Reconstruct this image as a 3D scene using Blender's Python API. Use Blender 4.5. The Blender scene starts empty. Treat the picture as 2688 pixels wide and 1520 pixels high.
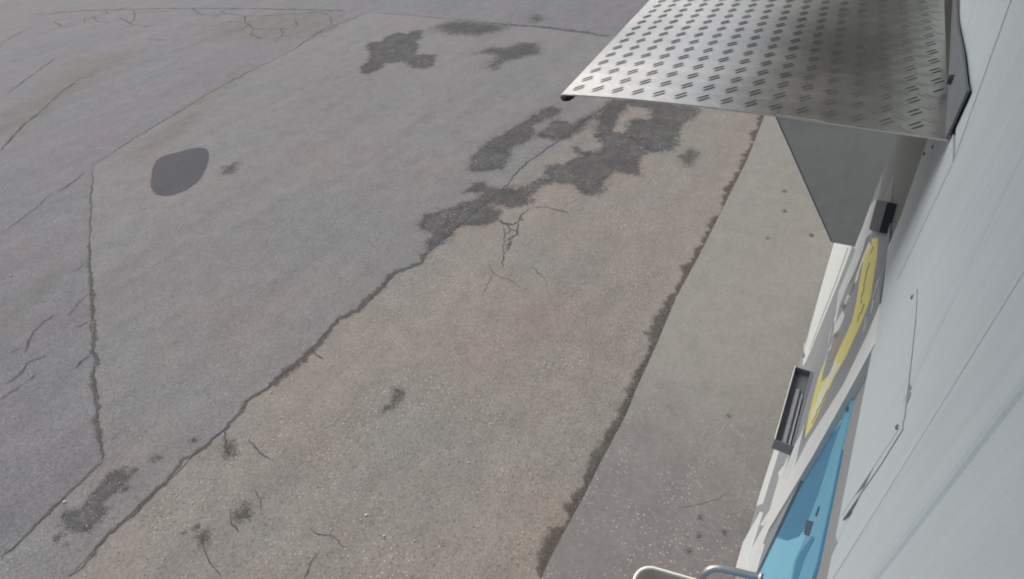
import bpy, bmesh, math, random
import numpy as np
from mathutils import Matrix, Vector

random.seed(7)
rng = np.random.default_rng(7)
scn = bpy.context.scene
C = scn.collection

# ------------------------------------------------------------------ camera
cd = bpy.data.cameras.new('camera'); cam = bpy.data.objects.new('camera', cd); C.objects.link(cam)
cd.sensor_width = 36.0; cd.lens = 20.08; cd.clip_start = 0.02; cd.clip_end = 1000
right = Vector((0.504, -0.8608, -0.0702)); up = Vector((0.5863, 0.2813, 0.7597)); back = right.cross(up).normalized()
up = back.cross(right).normalized(); right.normalize()
cam.matrix_world = Matrix(((right.x, up.x, back.x, 0.0), (right.y, up.y, back.y, 0.17), (right.z, up.z, back.z, 3.5), (0, 0, 0, 1)))
scn.camera = cam

# ------------------------------------------------------------------ light: overcast midday
SUN_EL, SUN_ROT = math.radians(53), math.radians(18)
world = bpy.data.worlds.new('World'); scn.world = world; world.use_nodes = True
wn = world.node_tree.nodes; wl = world.node_tree.links
sky = wn.new('ShaderNodeTexSky'); sky.sky_type = 'NISHITA'; sky.sun_disc = False
sky.sun_elevation = SUN_EL; sky.sun_rotation = SUN_ROT; sky.air_density = 1.0; sky.dust_density = 6.0; sky.ozone_density = 0.6
wl.new(sky.outputs[0], wn['Background'].inputs[0]); wn['Background'].inputs[1].default_value = 0.125
sd = bpy.data.lights.new('sun', 'SUN'); sd.energy = 0.95; sd.angle = math.radians(70); sd.color = (1.0, 0.975, 0.94)
sun = bpy.data.objects.new('sun', sd); C.objects.link(sun)
dirv = Vector((math.sin(SUN_ROT) * math.cos(SUN_EL), math.cos(SUN_ROT) * math.cos(SUN_EL), math.sin(SUN_EL)))
sun.rotation_euler = dirv.to_track_quat('Z', 'Y').to_euler()
scn.view_settings.view_transform = 'Standard'; scn.view_settings.look = 'None'
scn.view_settings.gamma = 1.0; scn.view_settings.use_curve_mapping = False
scn.view_settings.exposure = 0.52
scn.cycles.filter_width = 1.9
scn.cycles.max_bounces = 8; scn.cycles.transparent_max_bounces = 24

# ------------------------------------------------------------------ helpers
def tag(o, label=None, cat=None, group=None, kind=None):
    if label: o['label'] = label
    if cat: o['category'] = cat
    if group: o['group'] = group
    if kind: o['kind'] = kind
    return o
def empty(name, loc=(0, 0, 0), rz=0.0, **k):
    o = bpy.data.objects.new(name, None); C.objects.link(o); o.location = loc; o.rotation_euler = (0, 0, rz)
    o.empty_display_size = 0.1
    return tag(o, **k)
def mesh(name, verts, faces, mat, parent=None, attr=None, smooth=False, **k):
    me = bpy.data.meshes.new(name); me.from_pydata([tuple(map(float, v)) for v in verts], [], faces); me.update()
    if attr is not None:
        a = me.attributes.new('edge', 'FLOAT', 'POINT'); a.data.foreach_set('value', np.asarray(attr, dtype=np.float32))
    if smooth:
        me.polygons.foreach_set('use_smooth', [True] * len(me.polygons))
    me.materials.append(mat)
    o = bpy.data.objects.new(name, me); C.objects.link(o)
    if parent: o.parent = parent
    return tag(o, **k)
def bmo(name, bm, mat, parent=None, smooth=False, **k):
    me = bpy.data.meshes.new(name); bmesh.ops.recalc_face_normals(bm, faces=bm.faces); bm.to_mesh(me); bm.free()
    if smooth: me.polygons.foreach_set('use_smooth', [True] * len(me.polygons))
    me.materials.append(mat); o = bpy.data.objects.new(name, me); C.objects.link(o)
    if parent: o.parent = parent
    return tag(o, **k)
def prism_xz(bm, pts, y0, y1, bev=0.0):
    """outline in the wall plane (x,z), solid from depth y0 to y1, front edge chamfered by bev"""
    n = len(pts)
    a = [bm.verts.new((x, y0, z)) for x, z in pts]; b = [bm.verts.new((x, y1, z)) for x, z in pts]
    bm.faces.new(a); fr = bm.faces.new(b[::-1])
    for i in range(n): bm.faces.new((a[i], a[(i + 1) % n], b[(i + 1) % n], b[i]))
    if bev > 0:
        bmesh.ops.bevel(bm, geom=list(fr.edges), offset=bev, segments=2, affect='EDGES', clamp_overlap=True)
    return bm
def plate_xz(name, pts, y0, y1, mat, parent=None, bev=0.0, **k):
    return bmo(name, prism_xz(bmesh.new(), pts, y0, y1, bev), mat, parent, **k)
def box(bm, x0, x1, y0, y1, z0, z1):
    v = [bm.verts.new((x, y, z)) for x in (x0, x1) for y in (y0, y1) for z in (z0, z1)]
    for f in ((0, 1, 3, 2), (4, 6, 7, 5), (0, 4, 5, 1), (2, 3, 7, 6), (0, 2, 6, 4), (1, 5, 7, 3)): bm.faces.new([v[i] for i in f])
    return bm
def tube(name, path, r, mat, parent=None, seg=14, **k):
    P = [Vector(p) for p in path]; vs = []; fs = []
    ref = Vector((0.3, 0.2, 0.93))
    for i, p in enumerate(P):
        t = (P[min(i + 1, len(P) - 1)] - P[max(i - 1, 0)]).normalized()
        u = t.cross(ref).normalized(); w = t.cross(u).normalized()
        for j in range(seg):
            a = 2 * math.pi * j / seg; vs.append(p + (u * math.cos(a) + w * math.sin(a)) * r)
    for i in range(len(P) - 1):
        for j in range(seg): fs.append((i * seg + j, i * seg + (j + 1) % seg, (i + 1) * seg + (j + 1) % seg, (i + 1) * seg + j))
    fs.append(tuple(range(seg))[::-1]); fs.append(tuple((len(P) - 1) * seg + j for j in range(seg)))
    return mesh(name, vs, fs, mat, parent, smooth=True, **k)
def smooth_path(pts, n=6):
    P = [Vector(p) for p in pts]; out = []
    for i in range(len(P) - 1):
        p0 = P[max(i - 1, 0)]; p1 = P[i]; p2 = P[i + 1]; p3 = P[min(i + 2, len(P) - 1)]
        for s in range(n):
            t = s / n
            out.append(0.5 * ((2 * p1) + (p2 - p0) * t + (2 * p0 - 5 * p1 + 4 * p2 - p3) * t * t + (3 * p1 - p0 - 3 * p2 + p3) * t ** 3))
    return out + [P[-1]]

# ------------------------------------------------------------------ materials
class NT:
    def __init__(s, name):
        s.m = bpy.data.materials.new(name); s.m.use_nodes = True; s.n = s.m.node_tree.nodes; s.l = s.m.node_tree.links
        s.b = s.n['Principled BSDF']; s.out = s.n['Material Output']
        s.pos = s.n.new('ShaderNodeNewGeometry').outputs['Position']
    def noise(s, scale, detail=4, rough=0.55, vec=None, dist=0.0):
        q = s.n.new('ShaderNodeTexNoise'); q.inputs['Scale'].default_value = scale; q.inputs['Detail'].default_value = detail
        q.inputs['Roughness'].default_value = rough; q.inputs['Distortion'].default_value = dist
        s.l.new(vec or s.pos, q.inputs['Vector']); return q.outputs['Fac']
    def voro(s, scale, out='Distance'):
        q = s.n.new('ShaderNodeTexVoronoi'); q.inputs['Scale'].default_value = scale; s.l.new(s.pos, q.inputs['Vector']); return q.outputs[out]
    def mr(s, v, a, b, c=0.0, d=1.0, smooth=False):
        q = s.n.new('ShaderNodeMapRange'); q.inputs[1].default_value = a; q.inputs[2].default_value = b; q.inputs[3].default_value = c; q.inputs[4].default_value = d
        if smooth: q.interpolation_type = 'SMOOTHSTEP'
        s.l.new(v, q.inputs[0]); return q.outputs[0]
    def math(s, op, a, b):
        q = s.n.new('ShaderNodeMath'); q.operation = op
        for i, v in enumerate((a, b)):
            if isinstance(v, (int, float)): q.inputs[i].default_value = v
            else: s.l.new(v, q.inputs[i])
        return q.outputs[0]
    def mix(s, fac, a, b, mode='MIX'):
        q = s.n.new('ShaderNodeMix'); q.data_type = 'RGBA'; q.blend_type = mode
        for i, v in ((0, fac), (6, a), (7, b)):
            if isinstance(v, (int, float)): q.inputs[i].default_value = v
            elif isinstance(v, tuple): q.inputs[i].default_value = (*v, 1)
            else: s.l.new(v, q.inputs[i])
        return q.outputs[2]
    def col(s, v):
        if isinstance(v, tuple): s.b.inputs['Base Color'].default_value = (*v, 1)
        else: s.l.new(v, s.b.inputs['Base Color'])
    def set(s, **k):
        for a, v in k.items(): s.b.inputs[a.replace('_', ' ')].default_value = v
    def bump(s, h, strength=0.4, dist=0.003):
        q = s.n.new('ShaderNodeBump'); q.inputs['Strength'].default_value = strength; q.inputs['Distance'].default_value = dist
        s.l.new(h, q.inputs['Height']); s.l.new(q.outputs[0], s.b.inputs['Normal'])

def asphalt(name, col, tint=(1.07, 1.0, 0.93), speck=0.5, alpha=None, rough=0.85, big=1.0, spec=0.3):
    t = NT(name)
    large = t.noise(0.7, 5, 0.6); mid = t.noise(4.0, 6, 0.65); fine = t.noise(130, 3, 0.7); grain = t.voro(75, 'Color'); 
    c2 = tuple(a * b for a, b in zip(col, tint)); c3 = tuple(a * b for a, b in zip(col, (0.93, 1.02, 1.02)))
    base = t.mix(t.mr(large, 0.33, 0.67), c3, c2)
    base = t.mix(1.0, base, t.mix(t.mr(mid, 0.25, 0.75), (1 - .13 * big,) * 3, (1 + .13 * big,) * 3), 'MULTIPLY')
    mp = t.n.new('ShaderNodeMapping'); mp.inputs['Scale'].default_value = (0.22, 1.9, 1.0); t.l.new(t.pos, mp.inputs['Vector'])   # wear along the way vehicles run
    base = t.mix(1.0, base, t.mix(t.mr(t.noise(1.0, 5, 0.6, vec=mp.outputs[0]), 0.3, 0.7), (0.90, 0.90, 0.91), (1.09, 1.085, 1.07)), 'MULTIPLY')
    base = t.mix(1.0, base, t.mix(t.mr(fine, 0.28, 0.72), (0.66, 0.66, 0.66), (1.34, 1.34, 1.34)), 'MULTIPLY')
    sep = t.n.new('ShaderNodeSeparateColor'); t.l.new(grain, sep.inputs[0])
    base = t.mix(1.0, base, t.mix(t.mr(sep.outputs[0], 0, 1), (0.84, 0.84, 0.85), (1.16, 1.15, 1.13)), 'MULTIPLY')
    # pale stones worn clean: small dots, only where the top has worn
    dv = t.voro(62, 'Distance'); dc = t.n.new('ShaderNodeSeparateColor'); t.l.new(t.voro(62, 'Color'), dc.inputs[0])
    dot = t.math('MULTIPLY', t.mr(dv, 0.26, 0.40, 1, 0), t.mr(dc.outputs[1], 0.72, 0.9, 0, 1))
    wear = t.mr(t.noise(1.7, 4, 0.6), 0.38, 0.66)
    base = t.mix(t.math('MULTIPLY', t.math('MULTIPLY', dot, wear), speck), base, (0.50, 0.49, 0.46))
    pv = t.voro(41, 'Distance'); pc = t.n.new('ShaderNodeSeparateColor'); t.l.new(t.voro(41, 'Color'), pc.inputs[0])
    pit = t.math('MULTIPLY', t.mr(pv, 0.2, 0.36, 1, 0), t.mr(pc.outputs[2], 0.78, 0.92, 0, 1))
    base = t.mix(t.math('MULTIPLY', pit, 0.3), base, (0.03, 0.03, 0.03))
    t.col(base); t.set(Roughness=rough); t.b.inputs['Specular IOR Level'].default_value = spec
    t.bump(t.math('ADD', t.math('MULTIPLY', fine, 0.6), t.math('SUBTRACT', t.math('MULTIPLY', dot, 0.5), pit)), 0.6, 0.004)
    if alpha:
        at = t.n.new('ShaderNodeAttribute'); at.attribute_name = 'edge'
        ns, amp, soft, strength = alpha
        nz = t.math('ADD', t.math('MULTIPLY', t.math('SUBTRACT', t.noise(ns, 8, 0.8), 0.5), amp), t.math('MULTIPLY', t.math('SUBTRACT', t.noise(80, 3, 0.7), 0.5), amp * 0.7))
        a = t.math('ADD', at.outputs['Fac'], nz)
        f = t.math('MULTIPLY', t.mr(a, 0.5 - soft, 0.5 + soft, 0, 1, True), strength)
        t.l.new(f, t.b.inputs['Alpha'])
    return t.m
def concrete():
    t = NT('worn_concrete')
    sepx = t.n.new('ShaderNodeSeparateXYZ'); t.l.new(t.pos, sepx.inputs[0])
    wob = t.math('ADD', sepx.outputs['X'], t.math('MULTIPLY', t.math('SUBTRACT', t.noise(1.6, 5, 0.6), 0.5), 1.6))
    worn = t.mr(wob, 1.9, 3.5, 1, 0, True)           # the near part has lost its skin and shows the stones
    fine = t.noise(150, 3, 0.7); mid = t.noise(5, 6, 0.65)
    base = t.mix(worn, (0.184, 0.188, 0.177), (0.140, 0.138, 0.140))
    base = t.mix(1.0, base, t.mix(t.mr(mid, 0.25, 0.75), (0.88, 0.88, 0.88), (1.11, 1.10, 1.09)), 'MULTIPLY')
    base = t.mix(1.0, base, t.mix(t.mr(fine, 0.28, 0.72), (0.76, 0.76, 0.76), (1.24, 1.24, 1.24)), 'MULTIPLY')
    base = t.mix(1.0, base, t.mix(t.mr(t.noise(28, 5, 0.75), 0.3, 0.7), (0.88, 0.88, 0.88), (1.12, 1.12, 1.12)), 'MULTIPLY')
    dv = t.voro(58, 'Distance'); dc = t.n.new('ShaderNodeSeparateColor'); t.l.new(t.voro(58, 'Color'), dc.inputs[0])
    dot = t.math('MULTIPLY', t.mr(dv, 0.28, 0.42, 1, 0), t.mr(dc.outputs[1], 0.62, 0.85, 0, 1))
    wear = t.math('MULTIPLY', t.mr(t.noise(1.9, 4, 0.6), 0.4, 0.62), worn)
    base = t.mix(t.math('MULTIPLY', t.math('MULTIPLY', dot, wear), 0.6), base, (0.46, 0.49, 0.46))
    sp = t.voro(9, 'Distance'); sc = t.n.new('ShaderNodeSeparateColor'); t.l.new(t.voro(9, 'Color'), sc.inputs[0])
    base = t.mix(t.math('MULTIPLY', t.mr(sp, 0.05, 0.12, 1, 0), t.mr(sc.outputs[0], 0.7, 0.9, 0, 0.45)), base, (0.05, 0.05, 0.045))
    t.col(base); t.set(Roughness=0.88)
    t.bump(t.math('ADD', fine, t.math('MULTIPLY', dot, 0.6)), 0.4, 0.003)
    return t.m
def paint(name, col, rough=0.5, var=0.06, metal=0.0, dirt=0.0, nscale=6.0, grain=0.0, spec=0.4, streak=0.0):
    t = NT(name)
    base = t.mix(1.0, col, t.mix(t.mr(t.noise(nscale, 5, 0.65), 0.25, 0.75), (1 - var,) * 3, (1 + var,) * 3), 'MULTIPLY')
    if dirt: base = t.mix(t.mr(t.noise(nscale * 2.7, 6, 0.7, dist=0.4), 0.56, 0.78, 0, dirt), base, (0.12, 0.11, 0.095))
    if streak:
        mp = t.n.new('ShaderNodeMapping'); mp.inputs['Scale'].default_value = (45, 45, 1.1); t.l.new(t.pos, mp.inputs['Vector'])
        base = t.mix(1.0, base, t.mix(t.mr(t.noise(1.0, 5, 0.65, vec=mp.outputs[0]), 0.3, 0.7), (1 - streak,) * 3, (1 + streak * .6,) * 3), 'MULTIPLY')
        base = t.mix(t.mr(t.noise(9, 8, 0.75), 0.60, 0.80, 0, 0.30), base, (0.36, 0.36, 0.33))
    if grain: base = t.mix(1.0, base, t.mix(t.mr(t.noise(420, 2, 0.6), 0.3, 0.7), (1 - grain,) * 3, (1 + grain,) * 3), 'MULTIPLY')
    t.col(base); t.set(Roughness=rough, Metallic=metal); t.b.inputs['Specular IOR Level'].default_value = spec
    return t.m
def metal_plate(name, col, rough, metal=1.0):
    t = NT(name)
    n1 = t.noise(3.2, 6, 0.65); n2 = t.noise(60, 4, 0.7)
    base = t.mix(t.mr(n1, 0.3, 0.7), tuple(c * 0.86 for c in col), tuple(c * 1.08 for c in col))
    base = t.mix(1.0, base, t.mix(t.mr(n2, 0.3, 0.7), (0.93, 0.93, 0.92), (1.06, 1.06, 1.06)), 'MULTIPLY')
    t.col(base); t.set(Metallic=metal)
    t.l.new(t.mr(t.math('ADD', n1, t.math('MULTIPLY', n2, 0.4)), 0.4, 1.0, rough - 0.05, rough + 0.08), t.b.inputs['Roughness'])
    return t.m

M = {}
M['yard'] = asphalt('old_yard_asphalt', (0.132, 0.136, 0.144), (1.06, 0.975, 1.0), 0.25)
M['mid'] = asphalt('grey_yard_asphalt', (0.151, 0.150, 0.153), (1.03, 0.99, 0.985), 0.35)
M['lane'] = asphalt('brownish_lane_asphalt', (0.180, 0.169, 0.159), (1.04, 0.99, 0.955), 0.7)
M['far'] = asphalt('far_asphalt', (0.16, 0.16, 0.16))
M['patch'] = asphalt('fresh_patch_asphalt', (0.060, 0.063, 0.073), (1.0, 1.0, 1.0), 0.05, alpha=(9, 1.0, 0.12, 0.92), big=.5)
M['wet'] = asphalt('damp_dark_asphalt', (0.092, 0.092, 0.094), (1.02, 1, .98), 0.95, alpha=(6, 2.5, 0.34, 0.95), rough=0.95, spec=0.08, big=2.2)
M['faint'] = asphalt('faded_damp_asphalt', (0.092, 0.090, 0.088), (1, 1, 1), 0.3, alpha=(8, 3.0, 0.4, 0.7), rough=0.95, spec=0.1)
M['pale'] = asphalt('worn_pale_asphalt', (0.235, 0.225, 0.195), (1, 1, 1), 0.4, alpha=(5, 2.0, 0.6, 0.4))
M['crack'] = asphalt('crack_dirt', (0.070, 0.069, 0.071), (1.05, 1, .98), 0.05, alpha=(28, 2.0, 0.3, 0.85))
M['dust'] = asphalt('joint_dirt', (0.086, 0.082, 0.079), (1.06, 1, .95), 0.25, alpha=(14, 1.8, 0.45, 0.8))
M['kerbdirt'] = asphalt('kerb_dirt', (0.088, 0.083, 0.077), (1.06, 1, .93), 0.3, alpha=(10, 0.8, 0.45, 0.8), rough=0.95, spec=0.1)
M['concrete'] = concrete()
M['white'] = paint('white_coated_steel', (0.475, 0.555, 0.592), 0.5, 0.03, nscale=3.0, grain=0.07, streak=0.07)
M['white2'] = paint('white_edge_trim', (0.60, 0.65, 0.66), 0.5, 0.05, dirt=0.04, nscale=5)
M['greywall'] = paint('grey_coated_steel', (0.17, 0.19, 0.18), 0.55, 0.05, grain=0.05)
M['seal'] = paint('grimy_sheet_gap', (0.23, 0.26, 0.275), 0.7)  # shadow tone of the gap beside the cover sheet, held in the colour
M['dark'] = paint('dark_backing', (0.06, 0.062, 0.066), 0.7)
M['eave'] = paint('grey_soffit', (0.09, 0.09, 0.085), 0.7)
M['board'] = paint('grey_printed_board', (0.25, 0.275, 0.29), 0.55, 0.06, dirt=0.06, nscale=4, spec=0.2)
M['p_white'] = paint('white_print', (0.58, 0.63, 0.63), 0.5, 0.06, dirt=0.14, nscale=7)
M['p_grey'] = paint('light_grey_print', (0.50, 0.54, 0.555), 0.4, 0.06, nscale=7)
M['p_dark'] = paint('dark_grey_print', (0.13, 0.135, 0.145), 0.4)
M['p_yellow'] = paint('yellow_print', (0.68, 0.64, 0.19), 0.4, 0.08, dirt=0.10, nscale=7)
M['p_cream'] = paint('cream_print', (0.70, 0.69, 0.56), 0.4, 0.05, nscale=7)
M['p_olive'] = paint('olive_print', (0.60, 0.62, 0.20), 0.4, 0.06)
M['p_mauve'] = paint('mauve_brown_print', (0.29, 0.235, 0.245), 0.4, 0.08)
M['p_ink'] = paint('black_ink', (0.10, 0.10, 0.085), 0.5)
M['blue'] = paint('blue_plastic', (0.125, 0.345, 0.50), 0.5, 0.05, nscale=5, spec=0.25)
M['blue_dk'] = paint('deep_blue_plastic', (0.06, 0.205, 0.335), 0.55, 0.06, nscale=5, spec=0.2)
M['blue_lt'] = paint('pale_blue_plastic', (0.185, 0.475, 0.63), 0.5, 0.04, nscale=5, spec=0.25)
M['slot'] = paint('dark_slot', (0.04, 0.08, 0.12), 0.5)
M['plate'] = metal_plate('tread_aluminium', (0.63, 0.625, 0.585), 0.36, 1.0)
M['bars'] = metal_plate('worn_tread_ribs', (0.25, 0.25, 0.235), 0.45, 1.0)  # same aluminium as the sheet; dark reflection on the ribs put into the colour
M['galv'] = metal_plate('galvanised_sheet', (0.40, 0.395, 0.385), 0.5, 0.3)
M['galv'].node_tree.nodes['Noise Texture'].inputs['Distortion'].default_value = 1.5
M['galv_dk'] = paint('dull_dark_steel', (0.15, 0.17, 0.19), 0.7, 0.1, dirt=0.2, spec=0.1)
M['tray'] = paint('dark_grey_tray', (0.15, 0.172, 0.195), 0.45, 0.08)
M['tray_lt'] = paint('grey_tray_channel', (0.29, 0.315, 0.34), 0.4, 0.08)
M['lip'] = paint('pale_tray_lip', (0.6, 0.62, 0.6), 0.45)
M['navy'] = paint('navy_black_box', (0.05, 0.06, 0.085), 0.5, 0.05)
M['steel'] = metal_plate('grey_steel_tube', (0.42, 0.42, 0.44), 0.38, 0.8)
M['tub'] = paint('pale_grey_plastic', (0.50, 0.49, 0.45), 0.5, 0.04)
M['rim'] = paint('white_plastic_rim', (0.76, 0.76, 0.72), 0.4, 0.03)
M['stone'] = paint('pale_stone', (0.55, 0.54, 0.5), 0.8)

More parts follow.
